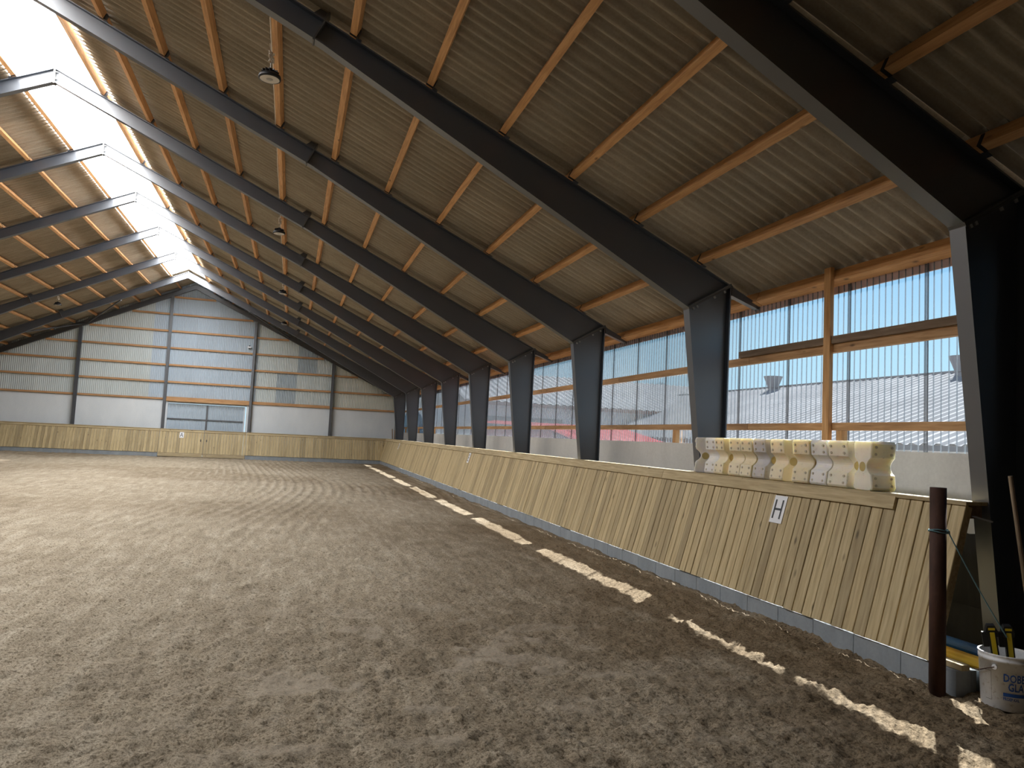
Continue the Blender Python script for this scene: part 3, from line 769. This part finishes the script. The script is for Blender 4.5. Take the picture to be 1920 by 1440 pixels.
M['lamp_lens'] = mat('lamp_lens', (.62, .57, .50), .35); M['lamp_grey'] = mat('lamp_reflector', (.42, .40, .37), .4); M['cable'] = mat('white_cable', (.72, .66, .57), .5)
lamp(-.59, 10.3, 'round black lamp with pale face hanging closest to the camera')
lamp(-.60, 18.95, 'second round black lamp hanging further along the same purlin', 6.5)
lamp(-.60, 27.5, 'third round black lamp along the purlin towards the gable', 6.5)
lamp(-.62, 36.1, 'round black lamp nearest the gable on the cable purlin', 6.55)
lamp(-10.0, 36.1, 'round black lamp under the roof slope beyond the skylight', 6.55)
uc = 1.05*5; xc = XR+(uc-.052)*CP; zc = ZT-(uc-.052)*SP
cpts = [(xc+R.uniform(-.006, .006), yy, zc+.02+R.uniform(-.008, .008)) for yy in np.arange(5.0, 37, .6)]
o = MB().tube(cpts, .008, 6).obj('power_cable', M['cable']); tag(o, 'thin white cable clipped along the lamp purlin', 'cable')

# ------------------------------------------------------------------ white jump blocks on the wall cap
def plastic(name, a, b, ys=(.55, .42, .2)):
    m = mat(name, a, .5, spec=.35); t = NT(m)
    n1 = t.noise(t.coord(rnd=20), 4, 5, .65); n2 = t.noise(t.coord(rnd=11), 22, 4, .7)
    c = t.ramp(n1, [(.35, a), (.65, b)]); c = t.mix(t.ramp(n2, [(.60, (0, 0, 0)), (.72, (.45,)*3)]), c, (.33, .27, .19)); t.col(c); t.bump(n2, .12, .003)
    t.b.inputs['Subsurface Weight'].default_value = .6; t.b.inputs['Subsurface Radius'].default_value = (.12, .10, .06); t.b.inputs['Subsurface Scale'].default_value = 1.0
    return m
M['blk'] = [plastic('block_cream', (.74, .64, .44), (.82, .73, .54)), plastic('block_white', (.72, .70, .69), (.82, .79, .74)),
            plastic('block_grey', (.46, .44, .44), (.58, .55, .53)), plastic('block_ivory', (.78, .72, .58), (.86, .81, .68))]
M['blk_hole'] = plastic('block_socket', (.62, .40, .13), (.68, .48, .18)); M['blk_stud'] = mat('block_stud', (.50, .44, .34), .6)
BH, BD = .455, .125
def block_profile():
    d = BD; pts = []
    def side(sg):
        q = [(sg*(d+.004), .012), (sg*(d+.014), .03), (sg*(d-.004), .145)]
        for k in range(1, 8):
            a = math.pi*k/8; q.append((sg*(d-.012-.055*math.sin(a)), .145+.155*k/8))
        q += [(sg*(d-.004), .305), (sg*(d+.008), .43), (sg*(d-.008), BH)]
        return q
    L = side(-1); Rr = side(1)
    return [(-d+.02, 0)] + L + [(p[0], p[1]) for p in reversed(Rr)] + [(d-.02, 0)]
prof = block_profile()
def block_meshes(wd, mi):
    n = len(prof); w2 = wd/2; c = .008
    v = []
    rings = [(-w2, .94), (-w2+c, 1.0), (w2-c, 1.0), (w2, .94)]
    for y, sc in rings: v += [(x*sc, y, (z-BH/2)*(1-(1-sc)*.4)+BH/2) for x, z in prof]
    f = [tuple(range(n)), tuple(range(4*n-1, 3*n-1, -1))]
    for r in range(3):
        f += [(r*n+i, (r+1)*n+i, (r+1)*n+(i+1) % n, r*n+(i+1) % n) for i in range(n)]
    body = MB().add(v, f).mesh('body', M['blk'][mi])
    st = MB()
    for zz in (.05, .115, .335, .40):
        for yy in (-w2+.045, w2-.045):
            for sg in (-1, 1):
                xx = sg*(BD+(.010 if zz in (.05, .40) else .003)); st.tube([(xx-sg*.008, yy, zz), (xx+sg*.004, yy, zz)], .013, 8)
    studs = st.mesh('connector_studs', M['blk_stud'])
    rec = MB().tube([(.0, -w2-.0015, BH*.48), (0, -w2+.01, BH*.48)], .045, 18).tube([(.0, w2-.01, BH*.48), (0, w2+.0015, BH*.48)], .045, 18).mesh('end_socket', M['blk_hole'])
    seam = MB().box(-BD-.006, BD+.006, -.003, .003, .302, .306).mesh('mould_seam', M['blk_stud'])
    return body, studs, rec, seam
cache = {}
BZ = 1.403; BX = KT.x+.115
blocks = [  # y, width, turn, material, label
    (8.66, .22, -.55, 1, 'cream plastic jump block turned askew in front of the second column'),
    (8.36, .21, .04, 1, 'pale lilac-white jump block beside the askew one'),
    (8.13, .21, -.02, 0, 'cream jump block, third from the second column'),
    (7.83, .22, .03, 0, 'cream jump block, fourth in the row from the second column'),
    (7.57, .23, -.02, 0, 'cream jump block left of the dark grey one'),
    (7.325, .22, .02, 2, 'dark grey jump block in the row on the wall cap'),
    (7.00, .25, -.03, 0, 'cream jump block right of the dark grey one'),
    (6.60, .24, .04, 0, 'ochre-cream jump block just left of the timber stud'),
    (6.335, .25, -.02, 1, 'greyish white jump block in front of the timber stud'),
    (6.06, .26, .02, 3, 'ivory jump block with round yellow socket showing in its end'),
    (5.72, .25, 1.45, 3, 'ivory jump block standing crosswise at the end of the row')]
for y, wd, rz, mi, lab in blocks:
    if (wd, mi) not in cache: cache[(wd, mi)] = block_meshes(wd, mi)
    b = empty('jump_block', (BX + (R.uniform(-.012, .012) if rz < 1 else .01), y, BZ), (0, 0, rz*2.2 if abs(rz) < .1 else rz)); tag(b, lab, 'jump block', 'plastic jump blocks on the kicking wall cap')
    for nm, me in zip(('body', 'connector_studs', 'end_socket', 'mould_seam'), cache[(wd, mi)]): inst(nm, me, b)

# ------------------------------------------------------------------ things by the open wall end
m = M['rust'] = mat('rusty_steel', (.07, .03, .02), .75, .2); t = NT(m)
n1 = t.noise(t.coord((3, 3, 1)), 3, 5, .65); t.col(t.ramp(n1, [(.3, (.040, .019, .013)), (.55, (.075, .035, .024)), (.75, (.12, .06, .04))])); t.bump(n1, .2, .003)
rp = empty('rusty_post', (4.655, 4.445, 0)); tag(rp, 'rusty brown steel tube post standing at the open end of the kicking wall', 'post')
MB().tube([(0, 0, -.05), (0, 0, 1.512)], .056, 24).obj('tube', M['rust'], rp, False)
for p in rp.children[0].data.polygons: p.use_smooth = len(p.vertices) == 4
M['rope'] = mat('green_rope', (.13, .24, .27), .8)
ro = empty('rope', (4.655, 4.445, 1.2)); tag(ro, 'thin teal rope tied round the rusty post and running to the bucket', 'rope')
ring = [(.061*math.cos(a), .061*math.sin(a), .006*math.sin(a*2)) for a in np.linspace(0, 2*math.pi, 25)]
ring2 = [(.062*math.cos(a), .062*math.sin(a), -.012+.006*math.cos(a*2)) for a in np.linspace(0, 2*math.pi, 25)]
MB().tube(ring, .005, 6).tube(ring2, .005, 6).obj('loop', M['rope'], ro)
MB().tube([(.02+.012*math.cos(k), -.066+.01*math.sin(k*1.7), -.005+.014*math.sin(k*.9)) for k in range(14)], .006, 6).obj('knot', M['rope'], ro)
a, b = Vector((.025, -.068, -.01)), Vector((4.905-4.655, 4.10-4.445, .50-1.2))
MB().tube([a.lerp(b, k/10)+Vector((0, 0, -.018*math.sin(math.pi*k/10))) for k in range(11)], .005, 6).obj('line', M['rope'], ro)
# bucket
m = M['pail'] = mat('pail_plastic', (.62, .63, .65), .5); t = NT(m)
n1 = t.noise(t.coord(), 9, 5, .7); n2 = t.noise(t.coord(), 28, 4, .7)
c = t.ramp(n1, [(.35, (.74, .75, .77)), (.7, (.84, .85, .87))]); c = t.mix(t.ramp(n2, [(.56, (0, 0, 0)), (.70, (.55,)*3)]), c, (.30, .24, .18)); t.col(c)
M['blue_print'] = mat('blue_print', (.012, .075, .30), .5)
BC = (4.965, 4.15); BR0, BR1, BHH = .158, .176, .375
bk = empty('bucket', (BC[0], BC[1], .012)); tag(bk, 'white plastic bucket with blue lettering beside the rusty post', 'bucket')
prof_b = [(BR0-.006, .0), (BR0, .006), (BR1-.004, BHH-.05), (BR1, BHH-.05), (BR1, BHH-.03), (BR1-.004, BHH-.03), (BR1, BHH-.012), (BR1+.004, BHH-.006), (BR1+.002, BHH), (BR1-.006, BHH), (BR1-.008, BHH-.02), (BR0-.004, .02)]
MB().lathe(prof_b, 40).obj('body', M['pail'], bk, True)
def rad(z): return BR0+(BR1-BR0)*z/BHH
def on_pail(ang, z, off=.0012): r = rad(z)+off; return (r*math.cos(ang), r*math.sin(ang), z)
AC = math.atan2(-BC[1], -BC[0])                     # direction of the viewer
def wrap_text(txt, size, a0, z0, name, m):
    cu = bpy.data.curves.new('t', 'FONT'); cu.body = txt; cu.size = size; cu.resolution_u = 2; cu.offset = size*.018
    ob = bpy.data.objects.new('t', cu); COL.objects.link(ob)
    dg = bpy.context.evaluated_depsgraph_get(); me = bpy.data.meshes.new_from_object(ob.evaluated_get(dg))
    bpy.data.objects.remove(ob)
    for v in me.vertices:
        x, y = v.co.x*.80, v.co.y*1.12
        v.co = on_pail(a0 + x/BR1, z0+y)
    me.name = name
    link(name, me, m, bk)
def patch(a0, a1, z0, z1, name, m, n=12):
    v = []; 
    for k in range(n+1):
        a = a0+(a1-a0)*k/n; v += [on_pail(a, z0), on_pail(a, z1)]
    mesh_obj(name, v, [(2*k, 2*k+2, 2*k+3, 2*k+1) for k in range(n)], m, bk)
TA = AC - .13
wrap_text('DOBBE', .066, TA, .205, 'lettering', M['blue_print']); wrap_text('GLAT', .066, TA+.17, .145, 'lettering', M['blue_print'])
patch(TA, TA+1.0, .105, .128, 'blue_band', M['blue_print'])
wrap_text('PROEP KAL', .026, TA-.01, .078, 'small_lettering', M['blue_print'])
for (a0, a1, z0, z1) in ((AC-.86, AC-.58, .255, .257), (AC-.86, AC-.58, .06, .062), (AC-.58, AC-.572, .06, .257)): patch(a0, a1, z0, z1, 'scale_outline', M['ink'], 6)
# ear and wire handle
ea = AC-.42
pe = Vector(on_pail(ea, BHH-.085, .008))
MB().tube([Vector(on_pail(ea, BHH-.085, -.004)), pe], .018, 12).obj('ear', M['pail'], bk)
MB().tube([pe+Vector((0, 0, .0)), Vector(on_pail(ea-.2, BHH-.10, .012)), Vector(on_pail(ea-.55, BHH-.13, .02)), Vector(on_pail(ea-.95, BHH-.15, .03))], .0035, 6).obj('handle', M['rust'], bk)
# yellow and black clamps in the bucket
M['yellow'] = mat('yellow_plastic', (.62, .46, .02), .45)
def clamp(x, y, tilt, label):
    c = empty('bar_clamp', (x, y, .03), tilt); tag(c, label, 'clamp', 'bar clamps in the bucket')
    MB().box(-.014, .014, -.041, -.030, .02, .50).obj('bar', M['yellow'], c)
    h = MB().box(-.024, .024, -.030, .028, .02, .49); h.prism([(-.034, .47), (.034, .47), (.036, .51), (.022, .545), (-.022, .545), (-.036, .51)], -.030, .055); h.obj('body', M['dark'], c)
    MB().box(-.062, -.026, -.024, .016, .40, .50).obj('jaw', M['dark'], c)
    MB().box(-.02, .02, -.036, -.031, .515, .53).obj('trigger', M['yellow'], c)
clamp(4.905, 4.13, (.02, -.14, -.75), 'yellow and black bar clamp in the bucket, nearest the post')
clamp(4.995, 4.105, (.02, -.10, -.72), 'yellow and black bar clamp in the bucket, further from the post')
# end block, timber offcut and jumping poles behind the wall end
hb = empty('hollow_block', (KB.x+.1, 4.36, 0)); tag(hb, 'grey hollow concrete block closing the end of the kicking wall base', 'block')
hb.location = (4.968, 4.45, 0)
MB().box(-.055, -.02, -.06, .35, 0, .175).box(.02, .05, -.06, .35, 0, .175).box(-.02, .02, .0, .35, 0, .10).obj('shell', M['block'], hb)
of = MB().box(4.80, 4.875, 4.37, 4.60, .19, .232).obj('timber_offcut', M['cap']); tag(of, 'short raw timber offcut lying on the end concrete block', 'timber')
def pole(x, z, r, col, y0, y1, label):
    m = mat('pole_paint', col, .45); c = empty('jumping_pole', (x, (y0+y1)/2, z)); tag(c, label, 'pole', 'jumping poles behind the kicking wall')
    h = (y1-y0)/2
    MB().tube([(0, -h, 0), (0, h, 0)], r, 20).obj('shaft', m, c); MB().tube([(0, -h-.004, 0), (0, -h, 0)], r*.86, 20).obj('end_cap', M['stick'], c)
pole(5.175, .262, .048, (.02, .10, .33), 4.32, 7.3, 'blue jumping pole lying on top behind the wall end')
pole(5.075, .205, .05, (.55, .33, .02), 4.33, 7.4, 'yellow jumping pole lying below the blue one')
pole(5.115, .103, .05, (.36, .04, .05), 4.34, 7.4, 'red jumping pole lying beneath the yellow one')
pole(5.245, .055, .05, (.02, .02, .02), 4.42, 7.2, 'black jumping pole on the ground with its round end showing')
sk = MB().tube([(5.585, 4.395, .0), (5.30, 4.40, 1.62)], .016, 10).obj('broom_stick', M['stick']); tag(sk, 'bare wooden broom stick leaning on the nearest column', 'stick')
mb = MB(); n = 60; v = []
for i in range(n+1):
    y = 4.42+5.0*i/n; zt = 1.10+.03*math.sin(i*.9)+.025*math.sin(i*.37+1)
    v += [(5.72, y, .04), (5.95+.01*math.sin(i), y, .05), (6.035+.006*math.sin(i*1.7), y, .4), (6.040, y, zt)]
mb.add(v, [(4*i+k, 4*i+k+1, 4*i+k+5, 4*i+k+4) for i in range(n) for k in range(3)])
o = mb.obj('black_membrane', M['dark']); tag(o, 'black plastic membrane hung on the concrete behind the kicking wall end', 'membrane')
# offcuts leaning in the far corner
for k, (x, y, lean, h) in enumerate(((5.33, 40.7, .10, 1.95), (5.42, 40.55, .04, 1.9))):
    o = MB().beam((x+lean, y, 0), (x-lean*.4, y, h), .05, .05, (0, 1, 0)).obj('leaning_batten', M['stick'])
    tag(o, ('thin' if k == 0 else 'upright thin') + ' timber batten leaning in the far wall corner', 'batten', 'battens in the far corner')

# ------------------------------------------------------------------ outdoors beyond the clear wall
yd = MB().box(XW+.14, 90, -40, 110, -.6, -.25).obj('ground_outside', M['gravel']); tag(yd, 'pale gravel farmyard outside the clear wall', 'ground', kind='structure')
def ribbed(p00, p10, p11, p01, pitch, amp, name, m, parent):
    """ribbed roof plane; ribs run from edge p00-p10 (ridge) down to p01-p11 (eave)"""
    p00, p10, p11, p01 = map(Vector, (p00, p10, p11, p01)); L = (p10-p00).length; n = max(4, int(L/pitch)*4)
    nrm = (p10-p00).cross(p01-p00).normalized(); nrm = nrm if nrm.z > 0 else -nrm
    v = []
    for i in range(n+1):
        t_ = i/n; h = amp*(0, 1, 1, 0)[i % 4]; v += [p00.lerp(p10, t_)+nrm*h, p01.lerp(p11, t_)+nrm*h]
    return mesh_obj(name, v, [(2*i, 2*i+1, 2*i+3, 2*i+2) for i in range(n)], m, parent)
ba = empty('farm_building', (21, 20, -.25)); tag(ba, 'L-shaped farm building with grey ribbed roofs beyond the clear wall', 'barn')
def loc(p, o): return (p[0]-o.location.x, p[1]-o.location.y, p[2]-o.location.z)
RA = dict(xe=13.6, ze=2.02, xr=21.0, zr=4.60, y0=2, y1=40)
ribbed(loc((RA['xr'], RA['y0'], RA['zr']), ba), loc((RA['xr'], RA['y1'], RA['zr']), ba), loc((RA['xe'], RA['y1'], RA['ze']), ba), loc((RA['xe'], RA['y0'], RA['ze']), ba), .36, .05, 'roof', M['barn_roof'], ba)
ribbed(loc((RA['xr'], RA['y0'], RA['zr']), ba), loc((RA['xr'], RA['y1'], RA['zr']), ba), loc((28.4, RA['y1'], RA['ze']), ba), loc((28.4, RA['y0'], RA['ze']), ba), .36, .05, 'roof', M['barn_roof'], ba)
MB().box(14.0-21, 28-21, 2.2-20, 39.8-20, 0, 2.1+.25).obj('wall', M['barn_wall'], ba)
MB().box(13.5-21, 13.62-21, 2-20, 34-20, 1.9+.25, 2.02+.25).obj('gutter', M['barn_roof'], ba)
MB().box(20.9-21, 21.1-21, 2-20, 40-20, 4.60+.25, 4.68+.25).obj('ridge_cap', M['barn_roof'], ba)
def vent(y, label):
    v = empty('roof_vent', (20.6, y, 4.1)); tag(v, label, 'vent', 'grey vents on the barn roof')
    MB().lathe([(.36, 0), (.36, .55), (.42, .58)], 20).obj('shaft', M['vent'], v, False)
    MB().lathe([(.36, .55), (.40, .70), (.64, 1.22), (.60, 1.22), (.36, .72)], 20, cap1=False).obj('cone', M['vent'], v, False)
    v.scale = (.64, .64, .8)
vent(28.6, 'grey cone-topped roof vent above the jump blocks'); vent(18.75, 'grey cone-topped roof vent beside the nearest column')
bb = ba      # cross wing: parts of the same L-shaped building
YE, ZE, YR2, ZR2 = 33.0, 3.40, 41.0, 5.45
ribbed(loc((7.5, YR2, ZR2), bb), loc((25.5, YR2, ZR2), bb), loc((25.5, YE, ZE), bb), loc((7.5, YE, ZE), bb), .36, .05, 'roof', M['barn_roof'], bb)
ribbed(loc((7.5, YR2, ZR2), bb), loc((25.5, YR2, ZR2), bb), loc((25.5, 49, ZE), bb), loc((7.5, 49, ZE), bb), .36, .05, 'roof', M['barn_roof'], bb)
MB().box(7.9-21, 25-21, 33.5-20, 48.5-20, 0, ZE+.25).obj('wall', M['barn_wall'], bb)
MB().box(7.5-21, 18.5-21, YE-.03-20, YE+.03-20, ZE-.16+.25, ZE+.25).obj('fascia', M['brown'], bb)
for a, b in ((8.6, 9.9), (10.6, 12.4)):
    o = MB().box(a-21, b-21, 33.42-20, 33.52-20, 1.9+.25, 2.75+.25).obj('window', M['glass'], bb)
    MB().box(a-.08-21, b+.08-21, 33.40-20, 33.47-20, 1.80+.25, 1.9+.25).obj('window_sill', M['barn_wall'], bb)
rs = empty('red_shed', (8.4, 22, -.25)); tag(rs, 'low red ribbed shed roof just outside the clear wall', 'shed')
prof_r = [(17.2, 1.72), (20.6, 2.20), (29.5, 2.42)]
v = []
for x in (7.1, 9.6):
    pass
nx_ = 28
for j, (y, z) in enumerate(prof_r):
    for i in range(nx_+1):
        x = 7.1+2.5*i/nx_; v.append((x-8.4, y-22, z+.25+(.03 if (i % 4) in (1, 2) else 0)-.10*(x < 8)*(8-x)))
f = [(j*(nx_+1)+i, j*(nx_+1)+i+1, (j+1)*(nx_+1)+i+1, (j+1)*(nx_+1)+i) for j in range(2) for i in range(nx_)]
mesh_obj('roof', v, f, M['red'], rs)
MB().box(7.3-8.4, 9.4-8.4, 20.4-22, 29.3-22, 0, 2.1+.25).obj('wall', M['red'], rs)
# bare tree behind the barns
tr = empty('bare_tree', (27, 52, -.3)); tag(tr, 'leafless tree showing above the barn roofs', 'tree')
MB().tube([(0, 0, 0), (.1, 0, 2.5), (0, .1, 4.5)], .2, 8, True, [.25, .18, .12]).obj('trunk', M['bark'], tr)
br = MB()
def grow(p, d, L, r, n):
    q = p+d*L; br.tube([p, q], r, 4, False, [r, r*.6])
    if n == 0: return
    for _ in range(3):
        grow(q, (d+Vector((R.uniform(-.7, .7), R.uniform(-.7, .7), R.uniform(-.1, .6)))).normalized(), L*.72, r*.6, n-1)
for k in range(5): grow(Vector((0, 0, 2.6+.45*k)), Vector((R.uniform(-1, 1), R.uniform(-1, 1), .9)).normalized(), 1.1, .06, 4)
br.obj('branches', M['bark'], tr)
